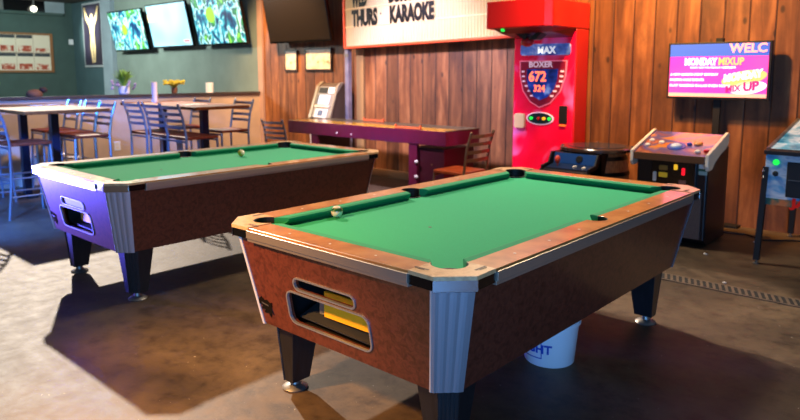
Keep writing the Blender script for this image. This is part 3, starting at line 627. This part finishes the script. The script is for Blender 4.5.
# controls on the slanted panel: slope plane z = .775+(y+.05)*.34
pz = lambda y: .766+(y+.05)*.319
tilt = Matrix.Rotation(math.atan(.319), 4, 'X')
for x, y, r, m_, nm in ((-.235,.10,.022,M['cream'],'button'),(-.235,.20,.022,M['cream'],'button'),(-.14,.17,.024,M['cream'],'button'),(.0,.12,.048,M['white'],'trackball'),(.09,.17,.02,mat('blue button',(40,60,150),.3),'button'),
        (.15,.2,.035,mat('orange button',(230,140,60),.3),'button'),(.20,.04,.022,M['cream'],'button'),(.26,.06,.02,M['red'],'button')):
    if nm == 'trackball': MB().sphere((x, y, pz(y)), r, 18, (1,1,.6)).build(nm, m_, ar, smooth=True)
    else: MB().lathe([(r,0),(r,.012),(r*.7,.018)], n=16, mx=Matrix.Translation((x,y,pz(y))) @ tilt).build(nm, m_, ar)
MB().lathe([(.075,0),(.075,.004)], n=28, mx=Matrix.Translation((0,.12,pz(.12))) @ tilt).build('trackball_ring', mat('blue ring', (40,70,160), .3), ar)
MB().box(-.15,.21,-.01,.02,.44,.71).build('coin_door', M['blackgloss'], ar, bevel=.004)
for a, b_, c_, d_, m_, nm in ((-.085,-.015,.63,.67,mat('gold plate',(150,110,40),.4),'price_plate'),(-.085,-.015,.57,.61,mat('yellow plate',(225,180,40),.4,emit=(225,180,40),estr=.15),'price_plate'),
        (.035,.065,.64,.685,mat('lit amber key',(240,190,50),.3,emit=(255,190,40),estr=.8),'lit_key'),(.10,.125,.60,.66,mat('red numeral',(230,20,40),.3,emit=(255,20,40),estr=1.2),'lit_number'),
        (-.135,-.105,.53,.61,M['cream'],'sticker'),(.08,.135,.47,.56,mat('brown picture sticker',(150,90,70),.5),'sticker')):
    MB().prism(rrect(a,b_,c_,d_,.008), -.016, -.009, 'y').build(nm, m_, ar)
for a, b_, c_, d_, m_ in ((.225,.29,.665,.70,M['cream']),(.225,.29,.645,.665,mat('green notice',(40,90,60),.5)),(.225,.29,.615,.645,mat('grey notice',(160,180,165),.5))):
    MB().prism([(a,c_),(b_,c_),(b_,d_),(a,d_)], .008, .018, 'y').build('notice', m_, ar)
MB().box(.286,.29,.04,.5,.1,.75).build('side_panel', mat('side black', (11,10,12), .4), ar)

# ------------------------------------------------------------------ cocktail barrel arcade
bc = thing('barrel_arcade_table', 'wooden barrel arcade table with round dark top and blue joystick panel', 'arcade machine', (-2.76, 5.84, 0), 0)
st = noise_mat('barrel oak', [(.3,(120,66,34)),(.55,(186,112,60)),(.8,(206,138,80))], 8, (9,9,.6), .5, .1, 5)
MB().lathe([(.20,0),(.265,.15),(.300,.33),(.302,.42),(.285,.58),(.25,.705)], n=36).build('barrel', st, bc, smooth=True)
for z0, r0, r1 in ((.10,.247,.259),(.25,.288,.295),(.50,.297,.291),(.64,.272,.262)):
    MB().lathe([(r0-.01,z0),(r0+.006,z0),(r1+.006,z0+.035),(r1-.01,z0+.035)], n=36).build('hoop', mat('iron hoop',(24,20,20),.4,.6), bc, smooth=True)
MB().lathe([(.332,.712),(.342,.718),(.342,.742),(.335,.75),(.30,.752),(.01,.752)], n=48).build('round_top', noise_mat('dark varnished top', [(.3,(56,38,30)),(.7,(84,58,44))], 5, rough=.2, coat=.5), bc, smooth=True)
MB().lathe([(.26,.0),(.26,.004)], (0,0,.7525), 40).build('glass_screen', mat('dark screen glass', (20,30,34), .08, emit=(40,70,70), estr=.25), bc)
for a in (.4, 2.0, 3.6, 5.0): MB().lathe([(.012,0),(.012,.006),(.006,.009)], (.315*math.cos(a), .315*math.sin(a), .752), 10).build('top_clip', M['chrome'], bc)
cb = MB().prism([(-.53,.0),(-.53,.50),(-.54,.56),(-.50,.575),(-.36,.60),(-.33,.705),(-.15,.71),(-.15,.0)], -.30, .19, 'x').build('control_box', mat('black box', (13,13,16), .4), bc, bevel=.004)
MB().prism([(-.505,.577),(-.365,.602),(-.365,.607),(-.505,.582)], -.25, .16, 'x').build('control_deck', mat('navy deck', (24,40,70), .3, 0, .3), bc)
MB().prism([(-.358,.607),(-.335,.70),(-.34,.703),(-.364,.61)], -.25, .16, 'x').build('upper_panel', mat('blue panel', (24,66,124), .35, emit=(20,60,120), estr=.12), bc)
MB().box(-.255,.165,-.545,-.532,.47,.55).build('front_strip', mat('blue steel strip', (30,50,84), .3), bc)
for s in (-.28, .175): MB().prism([(-.545,.50),(-.545,.60),(-.42,.62),(-.37,.71),(-.30,.71),(-.30,.5)], s, s+.015, 'x').build('cheek', M['black'], bc)
MB().lathe([(.006,0),(.006,.04)], (-.17,-.44,.588), 8).sphere((-.17,-.44,.65), .026, 14, (1,1,1.5)).build('joystick', mat('orange red knob', (225,70,40), .3), bc, smooth=True)
MB().lathe([(.035,0),(.03,.008)], n=20, mx=Matrix.Translation((.0,-.352,.655)) @ Matrix.Rotation(math.radians(76),4,'X')).build('speaker', M['black'], bc)
for x, y in ((.0,-.44),(.10,-.46)): MB().lathe([(.02,0),(.02,.012),(.013,.018)], (x,y,.588), 14).build('button', M['cream'], bc)

# ------------------------------------------------------------------ pinball machine
pb = thing('pinball_machine', 'pinball machine with blue artwork, black coin door and glass top at the right edge', 'pinball machine', (-.96, 5.43, 0))
part_art = noise_mat('blue sky artwork', [(.32,(60,140,190)),(.46,(110,170,205)),(.56,(215,220,222)),(.66,(70,140,180)),(.8,(190,110,70))], 4.2, (1,1,2), .3, .4, 3, dist=.5)
MB().prism([(0,.46),(0,.85),(1.0,1.03),(1.12,1.03),(1.12,.46)], -.275, .275, 'x').build('cabinet', part_art, pb, bevel=.004)
MB().box(-.272,.272,-.003,.0,.46,.51).build('art_band', noise_mat('teal orange band', [(.4,(20,80,84)),(.5,(60,110,90)),(.6,(210,120,70))], 9, rough=.3), pb)
MB().box(-.13,.15,-.014,0,.53,.79).build('coin_door', M['black'], pb, bevel=.01)
MB().box(-.12,.14,-.018,-.012,.655,.66).build('door_seam', M['grey'], pb)
text('side_lettering', 'JA', .085, mat('red lettering', (225,30,20), .3, 0, .3, emit=(225,30,20), estr=.1), pb, facing(-.085,-.006,.463), .002, 1.3, bold=.005)
text('side_lettering', 'M', .085, M['red'], pb, facing(.07,-.006,.463), .002, 1.3, bold=.005) if False else None
MB().lathe([(.022,0),(.02,.012)], n=18, mx=Matrix.Translation((-.205,-.001,.78)) @ Matrix.Rotation(PI/2,4,'X')).build('start_button', M['green_led'], pb)
MB().lathe([(.02,0),(.012,.03)], n=16, mx=Matrix.Translation((-.205,-.001,.695)) @ Matrix.Rotation(PI/2,4,'X')).build('plunger_hole', M['black'], pb)
MB().prism([(-.03,.835),(-.03,.865),(.05,.875),(.05,.85)], -.285, .285, 'x').build('lockdown_bar', M['black'], pb, bevel=.004)
for s in (-.285, .262): MB().prism([(.05,.855),(.05,.880),(1.0,1.05),(1.0,1.02)], s, s+.023, 'x').build('side_rail', M['steel'], pb)
MB().prism([(.05,.868),(.05,.872),(1.0,1.042),(1.0,1.038)], -.26, .26, 'x').build('playfield_glass', noise_mat('lit playfield under glass', [(.35,(60,130,160)),(.5,(130,190,210)),(.6,(225,235,240)),(.75,(90,160,170))], 7, (1,1,1), .06, .6, 3, emit=.35), pb)
MB().box(-.24,.30,1.0,1.2,1.04,1.75).build('backbox', M['black'], pb, bevel=.01)
for sx in (-1, 1):
    for yy, zt_ in ((.02,.74),(1.08,.60)):
        lg = MB().tube([(sx*.27, yy+(.01 if yy > .5 else -.005), zt_), (sx*.29, yy+(.03 if yy > .5 else -.03), .03)], .02, square=True).build('leg', M['black'], pb)
        MB().lathe([(.022,0),(.024,.008),(.008,.014),(.008,.04)], (sx*.29, yy+(.03 if yy > .5 else -.03), 0), 14).build('leg_foot', M['steel'], lg)
        for z in (.66,.71):
            if yy < .5: MB().sphere((sx*.283,yy-.025,z), .011, 10).build('leg_bolt', M['chrome'], lg)

# ------------------------------------------------------------------ shuffleboard table
sb_ = thing('shuffleboard_table', 'long maroon shuffleboard table with a golden playing lane, along the board wall', 'shuffleboard table', (-5.73, 5.6, 0))
MB().box(-1.35,1.35,0,.03,.64,.80).box(-1.35,1.35,.59,.62,.64,.80).box(-1.35,-1.32,.03,.59,.64,.80).box(1.32,1.35,.03,.59,.64,.80).box(-1.32,1.32,.03,.59,.64,.70).build('cradle', M['maroon'], sb_, bevel=.004)
MB().box(-1.31,1.31,.0,.001,.0,.001).build('x', M['maroon'], sb_) if False else None
MB().box(-1.32,1.32,.032,.30,.70,.803).build('lane', M['lanewood'], sb_, bevel=.002)
MB().box(-1.32,1.32,.30,.589,.70,.803).build('lane_far_half', noise_mat('dark grey brown lane', [(.3,(70,62,44)),(.7,(90,80,58))], 4, (1,10,1), .35, .3, 4), sb_, bevel=.002)  # far half of the lane in a darker grey brown
MB().box(-1.355,1.355,.588,.625,.797,.806).box(-1.355,-1.315,.034,.612,.797,.806).box(1.315,1.355,.034,.612,.797,.806).build('rail_cap', mat('dark olive cap', (78,66,44), .4), sb_, bevel=.002)
for xx in (-.83, .87):
    pd = MB().box(xx-.06,xx+.06,.01,.05,.0,.64).build('pedestal_front', M['maroon'], sb_)
    MB().box(xx-.03,xx+.42,.05,.60,.05,.60).build('pedestal_box', mat('dark maroon box', (52,8,18), .35), sb_) if xx > 0 else MB().box(xx-.06,xx+.06,.05,.60,.0,.64).build('pedestal_box', mat('dark maroon box 2', (52,8,18), .35), sb_)
for z in (.44,.27): MB().sphere((.93,.0,z), .022, 12, (1.3,.8,1)).build('adjuster_knob', M['bolt'], sb_, smooth=True)
for x in (-.38, -.12): MB().sphere((x,-.002,.685), .012, 10).build('adjuster_knob', M['bolt'], sb_, smooth=True)
MB().lathe([(.008,0),(.008,.006)], n=10, mx=Matrix.Translation((1.12,.048,.42)) @ Matrix.Rotation(PI/2,4,'X')).build('lock', M['goldtube'], sb_)
for x0, x1, y0, nm in ((.60,.96,.02,'score_plate'),(-.48,-.14,.58,'score_plate')):
    MB().box(x0,x1,y0,y0+.02,.806,.83).box(x0-.015,x0,y0-.004,y0+.024,.806,.85).box(x1,x1+.015,y0-.004,y0+.024,.806,.85).build(nm, mat('orange score rail', (206,96,52), .4), sb_)

# ------------------------------------------------------------------ ladderback seats
def seat_thing(name, label, cat, loc, rz, sh_, bh, tube, seatm, group):
    """back at local -y, faces +y"""
    t = thing(name, label, cat, loc, rz, group)
    w, d = .19, .19
    MB().prism(rrect(-w-.01, w+.01, -d, d+.02, .03, 3), sh_-.03, sh_).build('seat', seatm, t, bevel=.006)
    for s in (-1, 1):
        MB().tube([(s*(w+.015), -d-.045, 0), (s*w, -d-.0, sh_*.5), (s*w, -d+.005, sh_), (s*w, -d-.03, sh_+.6*(bh-sh_)), (s*w, -d-.08, bh)], .0135, 6).sphere((s*w, -d-.08, bh), .014, 8).build('rear_post', tube, t, smooth=True)
        MB().tube([(s*(w+.015), d+.03, 0), (s*(w-.005), d, sh_-.03)], .0135, 6).build('leg', tube, t, smooth=True)
    H = bh-sh_
    for k in range(4):
        z = sh_ + H*(.97-.20*k)-.02
        yb = -d-.075+.018*k
        pts = [(-w, yb), (-w*.5, yb-.02), (0, yb-.027), (w*.5, yb-.02), (w, yb)]
        o = MB(); o.prism(pts + [(p[0], p[1]+.008) for p in pts[::-1]], z-.022, z+.012); o.build('back_slat', tube, t)
    zs = (.22, .40) if sh_ > .6 else (.18, .28)
    for z in zs:
        for s in (-1, 1): MB().tube([(s*(w+.005), -d-.01, z), (s*(w+.002), d+.015, z)], .009, 6).build('side_rung', tube, t, smooth=True)
    MB().tube([(-w, d+.02, zs[0]), (w, d+.02, zs[0])], .011, 6).build('foot_rung', tube, t, smooth=True)
    MB().tube([(-w, -d-.015, zs[1]), (w, -d-.015, zs[1])], .009, 6).build('rear_rung', tube, t, smooth=True)
    MB().tube([(-w, d, sh_-.05), (w, d, sh_-.05)], .011, 6).build('seat_rail', tube, t, smooth=True)
    MB().tube([(-w, -d, sh_-.05), (w, -d, sh_-.05)], .011, 6).build('seat_rail', tube, t, smooth=True)
    return t
def bar_table(label, x0, x1, y0, y1, z):
    t = thing('bar_table', label, 'bar table', ((x0+x1)/2, (y0+y1)/2, 0), 0, None)
    a, b = (x1-x0)/2, (y1-y0)/2
    MB().box(-a, a, -b, b, z-.035, z).build('table_top', M['tabletop'], t, bevel=.006)
    for s in (-1, 1):
        MB().box(s*(a-.42)-.04, s*(a-.42)+.04, -.04, .04, .02, z-.035).build('pedestal', M['darkpost'], t, bevel=.004)
        MB().box(s*(a-.42)-.05, s*(a-.42)+.05, -.12, .12, .0, .03).box(s*(a-.42)-.18, s*(a-.42)+.18, -.05, .05, .0, .03).build('base', M['black'], t, bevel=.006)
    return t
bar_table('left bar height table with varnished top, before the tan half wall', -8.75, -7.0, 2.32, 3.16, 1.06)
bar_table('right bar height table with varnished top, nearer the television wall', -8.3, -6.5, 3.88, 4.58, 1.06)
def stool(label, x, y, rz, sx=1, group=None):
    return seat_thing('bar_stool', label, 'bar stool', (x, y, 0), rz, .75, 1.10, M['tube'], M['seatwood'], None)
s0 = stool('ladderback steel bar stool at the left edge of the photo, tallest in view', -7.27, 2.38, 0)
def dup(src, label, x, y, rz):
    c = copy_tree(src); c.location = (x, y, 0); c.rotation_euler = (0, 0, rz); c['label'] = label; return c
dup(s0, 'blue lit bar stool beyond the left bar table, nearest the wall outlet', -7.60, 3.14, PI)
dup(s0, 'bar stool beyond the left bar table, second from its right end', -8.14, 3.2, PI)
dup(s0, 'bar stool beyond the left bar table, nearest the half wall', -8.66, 3.2, PI)
dup(s0, 'bar stool at near side of the left bar table, beside the half wall', -8.25, 2.30, 0)
dup(s0, 'leftmost bar stool of the three backs in front of the right bar table', -7.46, 3.88, 0)
dup(s0, 'middle bar stool of the three backs in front of the right bar table', -6.99, 3.88, 0)
dup(s0, 'rightmost of the three bar stools in front of the right bar table', -6.56, 3.86, 0)
dup(s0, 'bar stool behind the right end of the right bar table, by the board wall', -7.02, 4.60, PI)
dup(s0, 'bar stool behind the middle of the right bar table, in front of the half wall', -7.85, 4.52, PI)
seat_thing('ladderback_chair', 'ladderback chair with orange wood seat at the right end of the shuffleboard table', 'chair', (-4.03, 5.40, 0), PI/2, .45, .85, M['goldtube'], M['seatorange'], None)
seat_thing('ladderback_chair', 'silver ladderback chair at the left end of the shuffleboard table, in front of board wall', 'chair', (-7.31, 5.74, 0), .15, .45, .80, M['tube'], M['seatorange'], None)

# ------------------------------------------------------------------ cash machine
at = thing('cash_machine', 'cream cash machine with sloping face and brown side, behind shuffleboard table', 'cash machine', (-7.19, 6.26, 0))
beige = mat('cream plastic', (156,142,120), .35, .3); brn = mat('brown metal side', (84,66,52), .5)
MB().prism([(0,.0),(0,.80),(.17,1.24),(.24,1.29),(.33,1.27),(.385,1.12),(.385,0)], -.215, .215, 'x').build('body', brn, at, bevel=.006)
MB().prism([(-.02,.74),(-.02,.80),(.15,1.25),(.24,1.31),(.29,1.30),(.29,1.26),(.18,1.20),(.03,.80),(.03,.74)], -.235, -.175, 'x').build('face_edge', beige, at, bevel=.006)
MB().prism([(-.02,.74),(-.02,.80),(.15,1.25),(.20,1.295),(.27,1.30),(.24,1.26),(.13,1.14),(.02,.80),(.02,.74)], .195, .235, 'x').build('face_edge', beige, at, bevel=.006)
MB().box(-.20,.20,-.015,.0,.0,.76).build('lower_front', mat('white front', (205,205,210), .4), at)
ft = Matrix.Translation((0,-.006,.80)) @ Matrix.Rotation(-math.atan2(.17,.44), 4, 'X')
def plate(a, b_, c_, d_, nm, m_, dd=.01): MB().box(a, b_, -dd, .004, c_, d_, ft).build(nm, m_, at)
plate(-.175,.185,.0,.47,'face_panel', mat('grey face', (140,134,126), .4), .004)
plate(-.15,.03,.37,.45,'dark_display', M['black']); plate(.05,.17,.37,.45,'bright_plate', mat('lit white plate', (245,245,240), .4, emit=(255,255,255), estr=.5))
plate(-.11,.12,.20,.34,'screen', mat('pale lcd', (170,190,215), .3, emit=(170,200,240), estr=.6)); plate(-.155,-.125,.20,.34,'side_keys', M['grey'])
plate(-.15,.16,.15,.185,'shelf', M['cream'], .02); plate(-.12,.14,.0,.13,'keypad_plate', M['white']); plate(-.05,.05,.025,.105,'keypad', mat('grey blue keys', (80,96,130), .4), .014)

# ------------------------------------------------------------------ dark TV and two menus on the left of the board wall
def tilted_tv(name, label, x, zb_, w, h_, yb, tilt_, screenm, extra=None):
    t = thing(name, label, 'television', (x, yb, zb_)); t.rotation_euler = (-tilt_, 0, 0) if False else (tilt_, 0, 0)
    MB().box(-w/2, w/2, 0, .05, 0, h_).build('housing', M['blackgloss'], t, bevel=.006)
    MB().box(-w/2+.022, w/2-.022, -.004, 0, .03, h_-.022).build('screen', screenm, t)
    MB().box(-.25, .25, .05, .07, h_*.3, h_*.7).build('mount_plate', M['black'], t)
    MB().box(-.05,.05,.06,.30,-.0,h_*.25).build('mount_arm', M['black'], t) if False else MB().prism([(.055,h_*.35),(.055,h_*.65),((YW-yb-.001+.0)/math.cos(tilt_)+h_*.65*math.tan(tilt_),h_*.65),((YW-yb-.001)/math.cos(tilt_)+h_*.35*math.tan(tilt_),h_*.35)], -.05, .05, 'x').build('mount_arm', M['black'], t)
    return t
tilted_tv('television', 'large switched off television tilted down on the board wall above two framed menus', -7.85, 1.885, 1.44, .80, 6.46, math.radians(11), mat('dark screen', (34,28,24), .2, 0, .3))
for x0, x1, z0, z1, lab in ((-8.43,-8.12,1.465,1.79,'small framed menu, narrow upright one of the two under the dark television'),(-7.93,-7.33,1.47,1.805,'wide framed double menu on the board wall under the dark television')):
    p = thing('framed_menu', lab, 'framed menu', ((x0+x1)/2, YW, z0))
    w = (x1-x0)/2; hh = z1-z0
    MB().box(-w,w,-.03,0,0,.022).box(-w,w,-.03,0,hh-.022,hh).box(-w,-w+.022,-.03,0,.022,hh-.022).box(w-.022,w,-.03,0,.022,hh-.022).build('frame', mat('dark frame', (44,30,26), .4), p)
    MB().box(-w+.02,w-.02,-.02,-.002,.02,hh-.02).build('menu_print', noise_mat('menu print', [(.3,(190,120,70)),(.45,(232,206,176)),(.6,(238,222,200)),(.75,(206,150,90))], 11, rough=.5, coat=.3), p)

# ------------------------------------------------------------------ three TVs above the half wall
def picture_mat(name, st_, sc, stops):
    m = noise_mat(name, stops, sc, (1,1,.6), .4, 0, 5, emit=st_, dist=.5); return m
game = [(.36,(4,30,70)),(.43,(10,70,110)),(.49,(60,180,190)),(.53,(215,245,245)),(.57,(20,90,90)),(.63,(50,140,60)),(.7,(130,210,70))]
gm = picture_mat('jungle game picture', .95, 6, game)
t1 = tilted_tv('television', 'leftmost of three tilted televisions, showing a green and blue forest picture', -13.18, 1.88, 1.44, .82, 6.47, math.radians(11), gm)
MB().lathe([(.11,0),(.11,.002)], n=18, mx=Matrix.Translation((-.1,-.005,.44)) @ Matrix.Rotation(PI/2,4,'X')).build('screen_spot', em('lime spot', (140,215,40), 1.2), t1)
wm = noise_mat('pale blue broadcast', [(.3,(130,205,235)),(.6,(185,230,246)),(.8,(215,240,248))], 1.2, (1,1,1), .4, 0, 1, emit=.62)
t2 = tilted_tv('television', 'middle of three tilted televisions, with a nearly white pale blue picture', -11.55, 1.91, 1.44, .82, 6.47, math.radians(11), wm)
MB().box(.45,.63,-.008,-.004,.09,.13).build('red_caption', em('red caption', (235,120,120), 1.0), t2)
MB().box(-.70,-.5,-.007,-.004,.50,.64).build('warm_glow_patch', em('warm caption', (255,225,170), 1.2), t2)
t3 = tilted_tv('television', 'rightmost and largest looking of three tilted televisions, with the forest picture', -9.92, 1.91, 1.46, .85, 6.47, math.radians(11), gm)
MB().lathe([(.13,0),(.13,.002)], n=18, mx=Matrix.Translation((-.18,-.005,.52)) @ Matrix.Rotation(PI/2,4,'X')).build('screen_spot', em('lime spot', (140,215,40), 1.2), t3)

# ------------------------------------------------------------------ poster, menu board, switch, outlet
pp = thing('wall_poster', 'tall framed poster of a pale figure with raised arms on dark ground', 'poster', (-15.2, YW-.06, 1.57))
MB().box(-.48,.48,-.03,0,0,1.43).build('frame', mat('silver frame', (170,175,178), .4), pp)
MB().box(-.44,.44,-.034,-.03,.04,1.39).build('print', noise_mat('dark blue print', [(.3,(24,24,50)),(.7,(60,52,66))], 2, rough=.4), pp)
fg = mat('pale gold figure', (228,196,140), .6)
fig = [(-.05,.10),(-.11,.45),(-.10,.72),(-.16,.92),(-.30,1.05),(-.38,1.33),(-.33,1.33),(-.22,1.13),(-.07,1.06),(-.06,1.15),(0,1.19),(.06,1.15),(.07,1.06),(.20,1.13),(.31,1.33),(.36,1.32),(.28,1.05),(.15,.92),(.10,.72),(.13,.45),(.10,.10),(.04,.10),(.04,.42),(.0,.60),(-.03,.42),(.0,.10)]
MB().prism(fig, -.038, -.033, 'y').build('figure', fg, pp)
mb_ = thing('menu_board', 'wooden framed menu board with eight printed sheets on the dark green wall', 'menu board', (-16.3, 5.15, 1.45))
woodf = mat('brown wood frame', (128,84,46), .5)
MB().box(0,.04,-.95,.95,0,.88).build('frame', woodf, mb_)
cr = mat('cream sheet', (206,196,176), .7); hdm = mat('dark header', (44,50,58), .6); fd = noise_mat('food picture', [(.4,(206,190,170)),(.5,(170,70,44)),(.65,(120,50,34))], 9, rough=.7)
for r_ in range(2):
    for c_ in range(5):
        y0 = -.90+c_*.358; z0 = .045+r_*.40
        plainsheet = (r_ == 1 and c_ == 4) or (r_ == 0 and c_ == 1)
        sh1 = MB().box(.041,.045,y0,y0+.35,z0,z0+.39).build('menu_sheet', cr, mb_)
        if not plainsheet: MB().box(.045,.047,y0+.01,y0+.34,z0+.31,z0+.385).build('sheet_header', hdm, sh1)
        MB().box(.045,.047,y0+.04,y0+.31,z0+.02,z0+.15 if not plainsheet else z0+.10).build('food_photo', fd, sh1)
tag(MB().box(-16.3,-16.28,6.47,6.57,2.10,2.22).build('thermostat', M['white']), 'small white thermostat on the dark green wall beside the poster', 'thermostat')
ou = thing('wall_outlet', 'white outlet plate low on the tan half wall between the bar tables', 'outlet', (HX, 4.18, .42))
MB().box(0,.008,-.045,.045,-.065,.065).build('plate', M['white'], ou, bevel=.003)
MB().box(.008,.010,-.018,.018,.012,.04).box(.008,.010,-.018,.018,-.04,-.012).build('socket', M['cream'], ou)
cl = thing('ceiling_lamp', 'small round white lamp glowing high on the left wall window', 'lamp', (-16.2, 5.72, 2.86))
MB().sphere((0,0,0), .07, 14).build('bulb', em('warm white bulb', (255,250,230), 3), cl, smooth=True)
MB().lathe([(.02,.06),(.02,.19)], n=10).build('stem', M['grey'], cl)

# ------------------------------------------------------------------ things on the half wall ledge
ZL = 1.13
def plant(name, label, y, potm, leafs, ph, pr, lh, n, flower=False, spread=.17):
    t = thing(name, label, 'potted plant', (HX-.08, y, ZL))
    MB().lathe([(pr*.7,0),(pr,.02),(pr*1.05,ph),(pr*.9,ph),(pr*.85,ph-.02)], n=20).build('pot', potm, t, smooth=True)
    b = MB(); rnd = random.Random(y)
    for k in range(n):
        a = rnd.uniform(0, 2*PI); l = rnd.uniform(.5, 1); s = rnd.uniform(.3, 1)*spread
        p0 = Vector((0,0,ph-.02)); p2 = Vector((math.cos(a)*s, math.sin(a)*s, ph+lh*l)); p1 = p0.lerp(p2,.5)+Vector((0,0,lh*.18))
        d = Vector((-math.sin(a), math.cos(a), 0))*.011
        b.loft([[p0-d*.5, p0+d*.5, p0+d*.5+Vector((0,0,.002))], [p1-d, p1+d, p1+d*.2+Vector((0,0,.006))], [p2-d*.15, p2+d*.15, p2+Vector((0,0,.002))]])
        if flower: b.sphere(p2, .018, 6)
    b.build('foliage', leafs, t)
    return t
pf = plant('potted_grass', 'leafy green potted grass in a white pot on the half wall', 4.36, M['white'], mat('grass green', (120,165,60), .6), .12, .075, .24, 90)
b = MB(); rnd = random.Random(3)
for k in range(16):
    a = rnd.uniform(0, 2*PI); b.sphere((math.cos(a)*.14, math.sin(a)*.16, .12+rnd.uniform(-.04,.08)), .02, 6)
b.build('blossom', mat('lilac blossom', (170,150,190), .6), pf)
plant('potted_flowers', 'small yellow flowering plant in a brown pot on the half wall', 5.13, mat('clay pot', (140,92,60), .6), mat('yellow petals', (226,200,60), .6), .09, .045, .10, 60, True, .15)
plant('potted_grass', 'yellow green plant on the half wall cut by the left edge of the view', 2.71, M['white'], mat('lime leaves', (170,200,60), .6), .07, .05, .12, 50, False, .10)
hat = thing('brown_cap', 'brown cap lying on the half wall under the menu board', 'cap', (HX-.08, 3.22, ZL))
MB().sphere((0,-.04,.03), .09, 16, (.9,1.1,.75)).build('crown', noise_mat('brown felt', [(.3,(84,52,34)),(.7,(120,78,50))], 9, rough=.8), hat, smooth=True)
MB().sphere((0,.07,.085), .05, 14, (.9,1,.8)).build('pompom', mat('dark brown felt', (50,34,28), .8), hat, smooth=True)
def cyl(name, label, x, y, z, r, h_, m_):
    return tag(MB().lathe([(r,0),(r,h_),(r*.75,h_),(r*.75,h_-.01)], n=24).build(name, m_, loc=(x,y,z), smooth=True), label, 'candle')
cyl('pillar_candle', 'tall slim white pillar candle on the right bar table', -8.05, 4.22, 1.06, .035, .26, mat('ivory wax', (236,220,208), .5))
cyl('pillar_candle', 'short wide white pillar candle on the half wall ledge', HX-.08, 5.73, ZL, .06, .155, mat('white wax', (235,230,220), .5))
for (x, y, w, d, lab) in ((-8.25,2.95,.18,.30,'pale paper sheet lying on the left bar table'),(-7.1,4.2,.2,.28,'pale paper sheet lying on the right bar table')):
    tag(MB().box(-w/2,w/2,-d/2,d/2,.0005,.003).build('paper_menu', M['cream'], loc=(x,y,1.06)), lab, 'paper')
